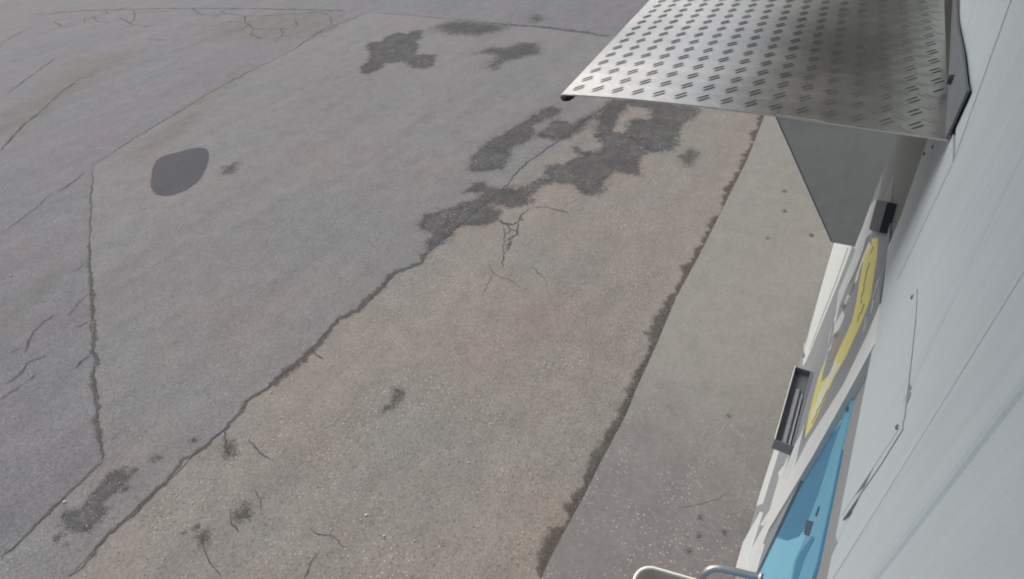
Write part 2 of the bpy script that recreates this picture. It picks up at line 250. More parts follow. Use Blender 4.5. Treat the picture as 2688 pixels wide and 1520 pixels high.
D = {'joint_b': [(7.949, 3.287), (7.463, 3.335), (6.857, 3.412), (6.217, 3.479), (5.703, 3.56), (5.033, 3.518), (4.61, 3.516), (4.003, 3.547), (3.542, 3.565), (3.395, 3.525), (3.171, 3.642), (2.86, 3.623), (2.611, 3.608), (2.364, 3.699), (2.098, 3.656), (1.879, 3.629), (1.529, 3.645), (1.305, 3.69), (1.035, 3.627), (0.827, 3.64), (0.578, 3.638), (0.438, 3.635), (0.235, 3.617), (0.106, 3.623),
             (-0.076, 3.59), (-0.184, 3.58)],
 'top_line': [(10.675, 4.555), (10.809, 6.005), (10.757, 6.924), (10.776, 7.604), (10.738, 9.013), (10.659, 10.612)],
 'joint_c': [(10.559, 10.649), (9.094, 10.668), (7.946, 10.286), (6.871, 10.189), (5.824, 10.013), (4.54, 9.677), (3.726, 9.463), (3.191, 9.25), (2.927, 8.818), (2.697, 8.427), (2.272, 7.705), (2.019, 7.276), (1.599, 6.497), (1.248, 5.851), (1.003, 5.376), (0.816, 5.047), (0.587, 4.598), (0.44, 4.279), (0.42, 4.244), (0.244, 4.2), (0.106, 4.194), (-0.077, 4.159), (-0.239, 4.128), (-0.347, 4.125)],
 'curb': [(8.2, 1.187), (6.805, 1.099), (5.814, 1.08), (4.696, 1.058), (3.973, 1.06), (3.33, 1.017), (2.822, 0.995), (2.574, 0.974), (2.374, 0.975), (2.186, 0.977), (2.031, 0.979), (1.844, 0.972), (1.673, 0.977), (1.523, 0.979), (1.362, 0.98), (1.227, 0.972)],
 'stains': [('m', 'patch', 0.03, 0.04,
             [(3.561, 8.372), (3.607, 8.417), (3.656, 8.46), (3.707, 8.494), (3.759, 8.511), (3.812, 8.504), (3.868, 8.479), (3.923, 8.446), (3.975, 8.414), (4.026, 8.388), (4.077, 8.361), (4.122, 8.331), (4.159, 8.295), (4.188, 8.253), (4.211, 8.207), (4.222, 8.155), (4.218, 8.097), (4.196, 8.03), (4.16, 7.957), (4.111, 7.881), (4.054, 7.803), (3.982, 7.72), (3.898, 7.633), (3.812, 7.55),
              (3.735, 7.482), (3.669, 7.429), (3.608, 7.386), (3.55, 7.352), (3.494, 7.326), (3.438, 7.307), (3.384, 7.297), (3.333, 7.292), (3.288, 7.292), (3.25, 7.296), (3.217, 7.306), (3.188, 7.32), (3.162, 7.336), (3.138, 7.352), (3.116, 7.37), (3.099, 7.393), (3.087, 7.424), (3.079, 7.465), (3.076, 7.514), (3.078, 7.568), (3.088, 7.626), (3.108, 7.688), (3.136, 7.757), (3.171, 7.828),
              (3.209, 7.898), (3.253, 7.966), (3.304, 8.035), (3.356, 8.102), (3.404, 8.165), (3.446, 8.223), (3.483, 8.277), (3.52, 8.327)]),
            ('m', 'wet', 0.035, 0.06,
             [(8.717, 8.942), (8.878, 8.976), (8.983, 8.78), (9.345, 8.906), (9.569, 8.837), (9.532, 8.592), (9.857, 8.597), (9.815, 8.423), (9.445, 8.141), (9.226, 8.143), (8.976, 7.865), (8.569, 7.632), (8.655, 7.253), (8.515, 7.103), (8.201, 6.948), (7.994, 7.034), (8.028, 7.243), (8.204, 7.474), (8.166, 7.697), (8.014, 7.926), (7.763, 7.809), (7.487, 7.794), (7.489, 7.987), (7.611, 8.145),
              (7.837, 8.232), (8.104, 8.334), (8.419, 8.575)]),
            ('m', 'faint', 0.05, 0.12, [(10.141, 8.279), (10.509, 8.19), (10.693, 7.895), (10.651, 7.188), (10.612, 6.837), (10.328, 6.858), (9.987, 7.094), (9.897, 7.69)]),
            ('m', 'faint', 0.04, 0.08, [(9.019, 6.496), (9.367, 6.388), (9.38, 6.101), (9.778, 5.981), (9.857, 5.732), (9.381, 5.389), (9.077, 5.637), (8.801, 5.81), (8.435, 5.753), (8.456, 5.891), (8.679, 5.96), (9.029, 6.005), (9.139, 6.247)]), ('y', 'faint', 0.05, 0.1, [(11.225, 6.544), (11.517, 6.574), (11.287, 6.321), (11.122, 6.391)]),
            ('m', 'wet', 0.025, 0.05, [(7.29, 3.922), (7.37, 4.052), (7.154, 4.142), (6.85, 4.154), (6.492, 4.216), (6.237, 4.284), (5.955, 4.327), (5.713, 4.302), (5.481, 4.277), (5.226, 4.15), (5.292, 3.95), (5.417, 3.788), (5.721, 3.89), (5.965, 3.993), (6.136, 3.884), (6.448, 3.869), (6.653, 4.046), (6.927, 3.955), (7.065, 3.852)]),
            ('m', 'wet', 0.025, 0.05, [(6.389, 3.795), (6.622, 3.773), (6.889, 3.805), (6.939, 3.618), (6.868, 3.5), (7.17, 3.455), (7.463, 3.335), (7.116, 3.347), (6.794, 3.341), (6.474, 3.369), (6.388, 3.527)]),
            ('l', 'wet', 0.025, 0.06,
             [(7.421, 3.317), (7.889, 3.305), (8.009, 3.014), (8.053, 2.659), (8.026, 2.06), (7.671, 2.047), (7.402, 2.148), (6.824, 1.995), (6.646, 2.041), (6.538, 2.302), (6.805, 2.549), (6.736, 2.615), (7.272, 2.828), (7.373, 2.69), (7.474, 2.552), (7.823, 2.658), (7.805, 3.039), (7.432, 3.032), (7.086, 2.949), (6.771, 2.953), (6.598, 2.956), (6.882, 3.12), (7.171, 3.207)]),
            ('l', 'wet', 0.022, 0.05,
             [(6.296, 3.184), (6.194, 3.04), (6.285, 2.818), (6.483, 2.829), (6.744, 3.02), (6.911, 2.935), (6.853, 2.642), (6.538, 2.302), (6.24, 2.278), (5.929, 2.159), (5.908, 2.459), (5.727, 2.469), (5.608, 2.504), (5.418, 2.404), (5.301, 2.453), (5.32, 2.63), (5.442, 2.81), (5.388, 3.015), (5.213, 3.104), (5.035, 3.133), (4.836, 3.076), (4.699, 3.245), (4.672, 3.446), (4.61, 3.516),
              (4.546, 3.313), (4.389, 3.2), (4.241, 3.335), (4.127, 3.525), (4.003, 3.547), (3.875, 3.527), (3.751, 3.562), (3.542, 3.565), (3.669, 3.626), (3.828, 3.69), (3.96, 3.955), (4.111, 4.013), (4.224, 3.963), (4.421, 3.8), (4.595, 3.692), (4.85, 3.631), (4.772, 3.886), (4.937, 3.898), (5.01, 3.809), (4.929, 3.681), (4.967, 3.515), (5.066, 3.443), (5.005, 3.352), (5.217, 3.252),
              (5.435, 3.149), (5.679, 3.258), (5.805, 3.135), (6.095, 2.993)]),
            ('l', 'faint', 0.025, 0.06, [(6.572, 1.845), (6.787, 1.794), (6.783, 1.708), (6.424, 1.665), (6.414, 1.778)]), ('m', 'wet', 0.016, 0.035, [(0.385, 4.095), (0.44, 4.015), (0.426, 3.925), (0.386, 3.91), (0.324, 3.892), (0.23, 3.917), (0.177, 3.808), (0.084, 3.779), (0.005, 3.868), (-0.045, 3.942), (0.037, 4.028), (0.111, 3.993), (0.2, 4.017), (0.277, 4.048)]),
            ('l', 'faint', 0.012, 0.03, [(0.986, 3.565), (0.981, 3.497), (0.917, 3.371), (0.873, 3.406), (0.927, 3.475)]), ('l', 'faint', 0.012, 0.03, [(0.405, 3.069), (0.432, 3.037), (0.385, 2.974), (0.362, 2.998)]), ('l', 'faint', 0.012, 0.035, [(0.659, 3.009), (0.697, 2.918), (0.64, 2.864), (0.611, 2.937)]),
            ('m', 'faint', 0.012, 0.02, [(0.612, 3.915), (0.654, 3.847), (0.645, 3.816), (0.599, 3.879)]), ('m', 'faint', 0.03, 0.06, [(3.963, 7.324), (4.105, 7.278), (3.897, 7.103), (3.841, 7.142)]), ('l', 'faint', 0.012, 0.03, [(1.965, 2.698), (1.984, 2.63), (1.899, 2.59), (1.788, 2.606), (1.744, 2.637), (1.844, 2.639)]),
            ('y', 'pale', 0.08, 0.2, [(5.014, 13.794), (5.986, 14.691), (6.599, 13.895), (5.49, 13.297), (4.277, 12.461), (3.399, 12.022), (3.189, 12.013), (3.39, 12.462), (4.235, 13.081)]), ('m', 'pale', 0.06, 0.12, [(6.977, 10.315), (6.405, 10.08), (5.24, 9.6), (4.273, 8.939), (3.582, 8.725), (4.451, 9.369), (5.478, 9.923), (6.535, 10.315)]),
            ('y', 'pale', 0.05, 0.12, [(1.477, 7.063), (1.318, 6.885), (1.082, 6.756), (0.856, 6.647), (0.76, 6.594), (0.928, 6.804), (1.148, 6.947), (1.372, 7.075)]), ('y', 'pale', 0.1, 0.3, [(8.813, 13.72), (9.965, 12.404), (10.059, 11.255), (9.008, 10.634), (8.571, 11.758), (8.221, 12.91)]),
            ('c', 'faint', 0.008, 0.012, [(1.929, 0.223), (1.919, 0.22), (1.907, 0.233), (1.904, 0.247), (1.912, 0.254), (1.927, 0.248), (1.936, 0.242), (1.937, 0.231)]), ('c', 'faint', 0.008, 0.012, [(2.0, 0.106), (1.994, 0.106), (1.989, 0.11), (1.989, 0.115), (1.992, 0.121), (1.998, 0.119), (2.004, 0.114), (2.005, 0.106)]),
            ('c', 'faint', 0.008, 0.012, [(2.033, 0.259), (2.028, 0.256), (2.022, 0.263), (2.022, 0.268), (2.024, 0.276), (2.033, 0.272), (2.038, 0.268), (2.04, 0.259)]), ('c', 'faint', 0.008, 0.012, [(1.788, 0.262), (1.782, 0.261), (1.776, 0.267), (1.776, 0.272), (1.779, 0.28), (1.787, 0.277), (1.793, 0.272), (1.795, 0.263)]),
            ('c', 'faint', 0.008, 0.012, [(2.888, 0.299), (2.877, 0.303), (2.87, 0.309), (2.869, 0.319), (2.877, 0.319), (2.885, 0.322), (2.893, 0.315), (2.892, 0.309)]), ('c', 'faint', 0.008, 0.012, [(6.211, 0.547), (6.19, 0.544), (6.176, 0.557), (6.178, 0.571), (6.197, 0.579), (6.221, 0.574), (6.233, 0.568), (6.228, 0.557)]),
            ('c', 'faint', 0.008, 0.012, [(5.799, 0.472), (5.783, 0.47), (5.771, 0.48), (5.773, 0.492), (5.787, 0.498), (5.806, 0.494), (5.815, 0.489), (5.812, 0.48)]), ('c', 'faint', 0.008, 0.012, [(5.454, 0.161), (5.441, 0.157), (5.43, 0.167), (5.433, 0.175), (5.443, 0.186), (5.462, 0.179), (5.47, 0.173), (5.469, 0.162)]),
            ('c', 'faint', 0.008, 0.012, [(5.232, 0.523), (5.218, 0.519), (5.207, 0.528), (5.21, 0.536), (5.22, 0.55), (5.239, 0.544), (5.249, 0.537), (5.249, 0.524)]), ('m', 'faint', 0.008, 0.012, [(0.489, 3.921), (0.477, 3.92), (0.469, 3.926), (0.463, 3.946), (0.472, 3.954), (0.479, 3.965), (0.488, 3.957), (0.489, 3.945)]),
            ('m', 'faint', 0.008, 0.012, [(0.367, 3.833), (0.358, 3.823), (0.348, 3.831), (0.346, 3.846), (0.346, 3.872), (0.359, 3.876), (0.37, 3.867), (0.376, 3.844)]), ('m', 'faint', 0.008, 0.012, [(-0.076, 3.789), (-0.083, 3.782), (-0.091, 3.788), (-0.093, 3.8), (-0.093, 3.821), (-0.084, 3.826), (-0.075, 3.818), (-0.069, 3.798)]),
            ('m', 'faint', 0.008, 0.012, [(-0.075, 3.901), (-0.085, 3.9), (-0.092, 3.904), (-0.094, 3.917), (-0.091, 3.931), (-0.087, 3.941), (-0.077, 3.932), (-0.073, 3.916)]), ('m', 'faint', 0.008, 0.012, [(0.867, 3.754), (0.861, 3.74), (0.85, 3.75), (0.848, 3.765), (0.849, 3.788), (0.864, 3.786), (0.872, 3.781), (0.876, 3.763)]),
            ('m', 'faint', 0.008, 0.012, [(0.048, 3.788), (0.043, 3.775), (0.033, 3.785), (0.029, 3.801), (0.03, 3.821), (0.043, 3.82), (0.05, 3.816), (0.054, 3.799)]), ('l', 'faint', 0.008, 0.012, [(0.357, 3.167), (0.348, 3.169), (0.342, 3.173), (0.339, 3.185), (0.344, 3.19), (0.348, 3.198), (0.355, 3.191), (0.357, 3.182)]),
            ('l', 'faint', 0.008, 0.012, [(0.428, 3.122), (0.424, 3.113), (0.417, 3.121), (0.415, 3.13), (0.415, 3.145), (0.425, 3.143), (0.43, 3.139), (0.433, 3.127)])],
 'cracks': [('m', 'dust', 0.036, [(3.542, 3.565), (3.395, 3.525), (3.171, 3.642), (2.86, 3.623), (2.611, 3.608), (2.364, 3.699), (2.098, 3.656), (1.879, 3.629), (1.529, 3.645)]), ('m', 'dust', 0.022, [(1.879, 3.629), (1.529, 3.645), (1.305, 3.69), (1.035, 3.627), (0.827, 3.64), (0.578, 3.638), (0.438, 3.635), (0.235, 3.617), (0.106, 3.623), (-0.076, 3.59), (-0.184, 3.58)]),
            ('m', 'crack', 0.01, [(3.395, 3.525), (3.171, 3.642), (2.86, 3.623), (2.611, 3.608), (2.364, 3.699), (2.098, 3.656), (1.879, 3.629), (1.529, 3.645), (1.305, 3.69)]), ('m', 'crack', 0.009, [(1.529, 3.645), (1.305, 3.69), (1.035, 3.627), (0.827, 3.64), (0.578, 3.638), (0.438, 3.635), (0.235, 3.617), (0.106, 3.623), (-0.076, 3.59), (-0.184, 3.58)]),
            ('m', 'crack', 0.016, [(7.949, 3.287), (7.463, 3.335), (6.857, 3.412), (6.217, 3.479), (5.703, 3.56), (5.033, 3.518), (4.61, 3.516), (4.003, 3.547), (3.542, 3.565), (3.395, 3.525)]), ('m', 'crack', 0.022, [(10.559, 10.649), (9.094, 10.668), (7.946, 10.286), (6.871, 10.189), (5.824, 10.013), (4.54, 9.677), (3.726, 9.463), (3.191, 9.25)]),
            ('m', 'crack', 0.013, [(3.191, 9.25), (2.927, 8.818), (2.697, 8.427), (2.272, 7.705), (2.019, 7.276), (1.599, 6.497), (1.248, 5.851), (1.003, 5.376), (0.816, 5.047), (0.587, 4.598), (0.44, 4.279), (0.42, 4.244)]), ('m', 'dust', 0.02, [(2.019, 7.276), (1.599, 6.497), (1.248, 5.851), (1.003, 5.376), (0.816, 5.047), (0.587, 4.598), (0.44, 4.279), (0.42, 4.244)]),
            ('m', 'crack', 0.01, [(0.42, 4.244), (0.244, 4.2), (0.106, 4.194), (-0.077, 4.159), (-0.239, 4.128), (-0.347, 4.125)]), ('m', 'dust', 0.016, [(0.42, 4.244), (0.244, 4.2), (0.106, 4.194), (-0.077, 4.159), (-0.239, 4.128), (-0.347, 4.125)]), ('y', 'crack', 0.022, [(10.675, 4.555), (10.809, 6.005), (10.757, 6.924), (10.776, 7.604), (10.738, 9.013), (10.659, 10.612)]),
            ('y', 'crack', 0.03, [(10.59, 11.377), (10.177, 13.594), (9.617, 15.848), (9.067, 17.631), (8.481, 19.232), (7.782, 20.345)]), ('y', 'dust', 0.05, [(10.675, 4.555), (10.809, 6.005), (10.757, 6.924)]), ('y', 'crack', 0.022, [(2.848, 11.253), (3.565, 12.017), (4.102, 12.435), (4.679, 12.956), (5.248, 13.346), (5.511, 13.238)]),
            ('y', 'crack', 0.016, [(2.519, 8.969), (2.724, 9.019), (3.022, 9.156)]), ('y', 'crack', 0.012, [(1.653, 8.588), (1.927, 8.681), (2.509, 9.017)]), ('y', 'crack', 0.016, [(9.768, 14.898), (9.572, 14.489), (9.517, 13.611), (9.17, 13.24), (8.985, 13.693)]), ('y', 'crack', 0.016, [(9.517, 13.611), (9.867, 12.763), (10.338, 11.881), (10.137, 11.374), (9.651, 10.818), (9.529, 10.536)]),
            ('y', 'crack', 0.016, [(9.651, 10.818), (9.309, 10.772), (9.091, 10.678)]), ('y', 'crack', 0.016, [(9.17, 13.24), (9.038, 12.939), (8.805, 12.476), (8.867, 12.096), (9.1, 11.48)]), ('y', 'crack', 0.016, [(9.097, 14.29), (9.397, 14.473), (9.572, 14.489)]), ('y', 'crack', 0.016, [(9.1, 11.48), (9.324, 11.589), (9.705, 12.127)]), ('y', 'crack', 0.016, [(8.789, 18.575), (8.514, 17.913)]),
            ('y', 'crack', 0.016, [(8.607, 16.898), (8.982, 16.89), (9.297, 16.191)]), ('y', 'crack', 0.016, [(7.678, 17.645), (8.1, 18.278), (8.208, 17.455)]), ('y', 'crack', 0.016, [(8.406, 12.959), (8.555, 12.633), (9.038, 12.939)]), ('y', 'crack', 0.016, [(9.529, 10.536), (9.175, 10.559), (8.787, 10.734)]), ('y', 'crack', 0.016, [(7.435, 14.504), (7.529, 13.885), (7.92, 13.901)]),
            ('y', 'crack', 0.008, [(1.847, 6.963), (1.707, 6.899), (1.611, 6.885)]), ('y', 'crack', 0.009, [(1.497, 6.366), (1.301, 6.259), (1.196, 6.211)]), ('y', 'crack', 0.012, [(1.174, 6.343), (1.053, 6.332), (0.915, 6.28), (0.825, 6.183), (0.726, 6.039)]), ('y', 'crack', 0.01, [(1.257, 5.915), (1.136, 5.954)]), ('y', 'crack', 0.012, [(1.0, 5.436), (0.912, 5.451), (0.843, 5.413)]),
            ('y', 'crack', 0.009, [(0.745, 6.151), (0.661, 6.17)]), ('y', 'crack', 0.013, [(0.797, 5.824), (0.676, 5.885), (0.601, 5.823), (0.497, 5.791), (0.44, 5.785)]), ('y', 'crack', 0.01, [(0.656, 5.68), (0.552, 5.651)]), ('y', 'crack', 0.012, [(0.508, 5.652), (0.43, 5.646), (0.334, 5.645)]), ('l', 'crack', 0.01, [(4.758, 2.999), (4.85, 2.826), (4.838, 2.651), (4.838, 2.552)]),
            ('l', 'crack', 0.007, [(4.838, 2.651), (5.005, 2.651), (5.144, 2.583)]), ('l', 'crack', 0.011, [(4.746, 2.993), (4.571, 3.015), (4.443, 2.976)]), ('l', 'crack', 0.01, [(4.347, 3.124), (4.185, 2.993), (3.986, 2.906), (3.892, 2.834), (3.749, 2.771), (3.683, 2.708)]), ('l', 'crack', 0.01, [(4.443, 2.976), (4.238, 2.875), (4.124, 2.891), (3.975, 2.819), (3.892, 2.834)]),
            ('l', 'crack', 0.007, [(3.676, 2.877), (3.583, 2.772), (3.523, 2.658), (3.539, 2.576), (3.508, 2.41)]), ('l', 'crack', 0.007, [(3.583, 2.772), (3.42, 2.731), (3.259, 2.682)]), ('l', 'crack', 0.005, [(3.821, 2.466), (3.762, 2.345), (3.667, 2.214), (3.595, 2.183)]), ('l', 'crack', 0.01, [(1.981, 3.637), (1.95, 3.557), (1.942, 3.469)]),
            ('l', 'crack', 0.007, [(1.052, 3.386), (1.023, 3.218), (1.026, 3.091)]), ('l', 'crack', 0.009, [(1.035, 3.627), (0.966, 3.525), (0.91, 3.408)]), ('l', 'crack', 0.005, [(0.609, 3.002), (0.556, 2.922), (0.542, 2.852)]), ('l', 'crack', 0.005, [(0.807, 3.007), (0.783, 2.924), (0.708, 2.837)]),
            ('l', 'crack', 0.008, [(0.413, 3.053), (0.362, 2.998), (0.313, 2.892), (0.287, 2.752), (0.28, 2.705)]), ('m', 'crack', 0.005, [(0.64, 4.361), (0.59, 4.351), (0.545, 4.331)]), ('l', 'crack', 0.006, [(0.783, 2.462), (0.789, 2.358), (0.833, 2.294), (0.81, 2.225), (0.796, 2.143)]), ('l', 'crack', 0.006, [(0.712, 2.281), (0.624, 2.286), (0.534, 2.239)]),
            ('m', 'crack', 0.012, [(7.903, 9.295), (8.11, 9.029), (8.396, 9.154)]), ('m', 'crack', 0.01, [(6.996, 8.224), (7.186, 8.259)]), ('l', 'crack', 0.006, [(6.387, 3.267), (6.419, 3.087)]), ('c', 'crack', 0.003, [(2.018, 0.41), (2.12, 0.296), (2.187, 0.23), (2.275, 0.143)]),
            ('l', 'kerbdirt', 0.021, [(2.822, 1.001), (2.574, 0.98), (2.374, 0.981), (2.186, 0.983), (2.031, 0.985), (1.844, 0.978), (1.673, 0.983), (1.523, 0.985), (1.362, 0.986), (1.227, 0.978)]), ('l', 'kerbdirt', 0.03, [(8.2, 1.193), (6.805, 1.105), (5.814, 1.086), (4.696, 1.064), (3.973, 1.066), (3.33, 1.023), (2.822, 1.001), (2.574, 0.98)]),
            ('l', 'dust', 0.05, [(3.973, 1.08), (3.33, 1.037), (2.822, 1.015), (2.574, 0.994), (2.374, 0.995), (2.186, 0.997), (2.031, 0.999), (1.844, 0.992), (1.673, 0.997)]), ('l', 'crack', 0.012, [(4.443, 2.976), (4.374, 3.004), (4.366, 3.084), (4.398, 3.172)]), ('l', 'crack', 0.012, [(4.366, 3.084), (4.295, 2.991), (4.3, 2.919), (4.223, 2.85)]),
            ('l', 'crack', 0.012, [(4.185, 2.993), (4.276, 2.972)]), ('l', 'crack', 0.01, [(4.079, 2.93), (4.166, 2.915), (4.208, 2.882)]), ('l', 'crack', 0.012, [(3.992, 2.894), (4.056, 2.867)]), ('l', 'crack', 0.009, [(4.398, 3.172), (4.437, 3.248)]), ('l', 'crack', 0.012, [(4.106, 2.872), (3.989, 2.843), (3.952, 2.869)]), ('l', 'crack', 0.008, [(4.535, 3.029), (4.479, 2.929)]),
            ('y', 'crack', 0.018, [(5.913, 18.091), (6.501, 18.573), (7.165, 19.012)]), ('y', 'crack', 0.018, [(4.224, 14.008), (4.999, 14.698), (5.84, 15.392)]), ('y', 'crack', 0.018, [(8.407, 17.177), (8.096, 16.199), (8.077, 15.495), (8.375, 15.235)]), ('y', 'crack', 0.018, [(9.067, 17.631), (8.618, 16.857), (8.096, 16.199)]),
            ('y', 'crack', 0.018, [(9.617, 15.848), (9.248, 15.014), (9.397, 14.473)]), ('y', 'crack', 0.018, [(7.567, 18.864), (7.348, 17.985), (7.678, 17.645)]), ('y', 'crack', 0.018, [(8.805, 12.476), (8.452, 12.148), (8.319, 11.642)]), ('y', 'crack', 0.018, [(9.041, 11.85), (8.687, 11.374), (8.347, 11.25)]), ('y', 'crack', 0.018, [(8.255, 18.167), (7.964, 17.468), (7.991, 16.965)])],
 'chips': [(8.558, 13.562), (5.248, 8.837), (7.842, 14.839), (5.014, 13.794), (6.454, 13.038), (2.792, 7.401), (1.524, 6.239), (1.271, 7.495), (0.085, 4.146), (1.464, 3.588), (0.979, 1.978), (1.679, 1.791), (1.03, 2.176)],
 'seams': [(0.4214, 2.811, 0.4256, 3.137), (0.5362, 2.846, 0.5542, 3.156), (0.6689, 2.859, 0.751, 3.168), (1.1107, 3.081, 1.2442, 3.187), (1.5877, 3.025, 1.737, 3.088)],
 'seamw': [(0, 0, 0, 0, 0.01, 0.005), (0, 0, 0, 0, 0.002, 0.0015), (0, 0, 0, 0, 0.012, 0.005), (0, 0, 0, 0, 0.014, 0.003), (0, 0, 0, 0, 0.008, 0.003)],
 'cover': [(0.922, 2.852), (0.805, 2.859), (0.681, 2.853), (0.619, 2.85), (0.627, 2.755), (0.639, 2.586), (0.644, 2.586), (0.756, 2.589), (0.853, 2.612), (0.905, 2.631), (0.897, 2.637), (0.971, 2.636), (1.025, 2.627), (1.14, 2.64), (1.06, 2.83)],
 'moresc': [(1.393, 2.885), (1.473, 2.831)],
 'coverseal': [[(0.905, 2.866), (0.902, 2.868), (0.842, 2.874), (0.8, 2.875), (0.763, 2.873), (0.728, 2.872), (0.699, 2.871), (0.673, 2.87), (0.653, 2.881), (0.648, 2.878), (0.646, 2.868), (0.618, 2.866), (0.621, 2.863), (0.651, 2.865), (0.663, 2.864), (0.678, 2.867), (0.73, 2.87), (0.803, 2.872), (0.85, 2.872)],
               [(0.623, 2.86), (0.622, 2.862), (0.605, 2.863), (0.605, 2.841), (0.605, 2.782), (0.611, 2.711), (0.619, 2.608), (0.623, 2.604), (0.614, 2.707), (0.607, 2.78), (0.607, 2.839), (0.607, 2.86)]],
 'screws': [(0.905, 2.848), (0.627, 2.84)],
 'jamb': [(1.529, 2.843), (1.467, 2.76), (1.415, 2.691), (1.409, 2.611), (1.317, 2.621), (1.156, 2.636), (1.157, 2.632), (1.1, 2.633), (1.1, 2.99), (1.6, 2.99)],
 'mullion': [(1.135, 2.56), (1.144, 2.376), (1.296, 1.944), (1.397, 1.348), (1.552, 0.649), (1.346, 0.937), (1.16, 1.318), (1.262, 1.347), (1.277, 1.422), (1.102, 2.128), (1.035, 2.491), (1.013, 2.638), (1.1, 2.634), (1.155, 2.632)],
 'sill': [(1.985, 0.031), (1.82, 0.021), (1.817, 0.012), (1.131, 1.315), (1.146, 1.344), (1.32, 0.995), (1.534, 0.683), (1.747, 0.783)],
 'surround': [(0.4, 0.9), (1.35, 0.9), (1.38, 1.9), (1.2, 2.68), (0.4, 2.68)],
 'boardtop': [(2.6, 2.42), (2.306, 2.425), (1.844, 2.503), (1.474, 2.584), (1.145, 2.6)],
 'prints': [('white_swoosh', 'p_white', 1, [(6.259, -0.544), (2.731, 1.73), (2.705, 1.544), (2.755, 1.263), (2.805, 0.934), (2.862, 0.8), (3.155, 0.531), (3.518, 0.261), (4.838, -0.275), (6.516, -0.946)], 'broad white swoosh along the foot of the board'),
            ('pin_line', 'p_dark', 2, [(3.044, 1.524), (2.973, 1.57), (2.882, 1.413), (2.915, 1.129), (2.894, 0.85), (2.945, 0.802), (2.985, 1.071), (2.947, 1.365)], None), ('white_block', 'p_white', 3, [(3.853, -0.154), (2.835, 0.819), (2.974, 0.624), (3.904, -0.271)], None),
            ('dark_dot', 'p_dark', 4, [(3.828, -0.059), (3.523, 0.24), (3.217, 0.51), (3.113, 0.572), (3.417, 0.273), (3.828, -0.097)], None), ('grey_swoosh', 'p_grey', 1, [(2.551, 1.915), (2.18, 2.153), (2.09, 2.146), (2.044, 2.036), (2.133, 1.937), (2.143, 1.828), (1.987, 1.85), (2.263, 1.722), (2.476, 1.647), (2.444, 1.794), (2.432, 1.899)], None),
            ('grey_swoosh', 'p_grey', 2, [(2.572, 1.873), (2.53, 1.977), (2.613, 2.03), (2.454, 2.163), (2.257, 2.143), (1.992, 2.291), (2.161, 2.16), (2.115, 2.109), (2.614, 1.81)], None), ('dark_stripe', 'p_dark', 1, [(2.157, 2.164), (2.042, 2.22), (2.029, 2.169), (2.035, 2.078), (2.04, 2.024), (2.133, 1.937), (2.084, 2.038), (2.071, 2.144)], None),
            ('cream_stripe', 'p_cream', 1, [(1.999, 2.248), (1.848, 2.325), (1.912, 2.239), (1.923, 2.177), (1.85, 2.181), (1.9, 2.126), (1.946, 2.124), (1.994, 2.183)], None),
            ('yellow_band', 'p_yellow', 2, [(1.952, 2.289), (1.76, 2.415), (1.577, 2.463), (1.423, 2.477), (1.364, 2.485), (1.33, 2.438), (1.332, 2.321), (1.333, 2.287), (1.38, 2.168), (1.379, 2.105), (1.378, 1.933), (1.431, 1.795), (1.614, 1.765), (1.687, 1.801), (1.494, 2.066), (1.548, 2.079), (1.543, 2.122), (1.531, 2.261), (1.629, 2.264), (1.778, 2.234), (1.95, 2.217), (1.848, 2.325)],
             'long yellow band curving down the board'),
            ('cream_core', 'p_cream', 3, [(1.523, 2.092), (1.382, 2.22), (1.419, 2.099), (1.41, 2.011), (1.435, 1.886), (1.444, 1.841), (1.517, 1.84), (1.565, 1.898), (1.516, 2.037)], None), ('olive_edge', 'p_olive', 4, [(1.804, 1.818), (1.673, 1.851), (1.592, 1.881), (1.595, 1.839), (1.566, 1.797), (1.433, 1.796), (1.587, 1.741), (1.741, 1.734), (1.81, 1.745)], None),
            ('mauve_patch', 'p_mauve', 3, [(1.869, 1.908), (1.611, 2.13), (1.525, 2.234), (1.543, 2.122), (1.569, 2.111), (1.548, 2.079), (1.668, 1.951), (1.64, 1.91), (1.754, 1.941), (1.843, 1.913)], None),
            ('white_stripe', 'p_white', 2, [(2.17, 1.77), (1.987, 1.85), (1.925, 1.977), (1.78, 2.074), (1.777, 2.012), (1.869, 1.908), (1.788, 1.892), (1.898, 1.788), (2.067, 1.758), (2.147, 1.748), (1.843, 1.913), (1.839, 1.824), (1.741, 1.85), (1.77, 1.812), (1.862, 1.811), (2.05, 1.736)], None), ('emblem', 'p_dark', 4, [(2.069, 1.897), (1.873, 2.048), (1.887, 2.014), (2.041, 1.9)], None),
            ('emblem', 'p_dark', 4, [(1.86, 1.917), (1.707, 2.048), (1.751, 1.989), (1.85, 1.907)], None), ('emblem', 'p_white', 4, [(1.982, 2.012), (1.862, 2.098), (1.879, 2.046), (1.966, 1.981)], None), ('emblem', 'p_dark', 5, [(1.899, 2.066), (1.873, 2.085), (1.892, 2.04), (1.921, 2.019)], None),
            ('emblem', 'p_dark', 4, [(1.964, 2.085), (1.908, 2.127), (1.852, 2.133), (1.889, 2.086), (1.922, 2.094)], None), ('lettering', 'p_ink', 5, [(1.802, 2.355), (1.782, 2.368), (1.778, 2.345), (1.775, 2.342), (1.788, 2.334)], None), ('lettering', 'p_ink', 5, [(1.717, 2.352), (1.698, 2.364), (1.667, 2.345), (1.689, 2.329)], None),
            ('lettering', 'p_ink', 5, [(1.677, 2.337), (1.66, 2.349), (1.595, 2.347), (1.613, 2.332)], None), ('lettering', 'p_ink', 5, [(1.586, 2.354), (1.57, 2.364), (1.533, 2.35), (1.55, 2.337)], None), ('lettering', 'p_ink', 5, [(1.53, 2.348), (1.515, 2.36), (1.49, 2.363), (1.505, 2.352)], None), ('lettering', 'p_ink', 5, [(1.435, 2.407), (1.423, 2.416), (1.399, 2.408), (1.417, 2.395)], None),
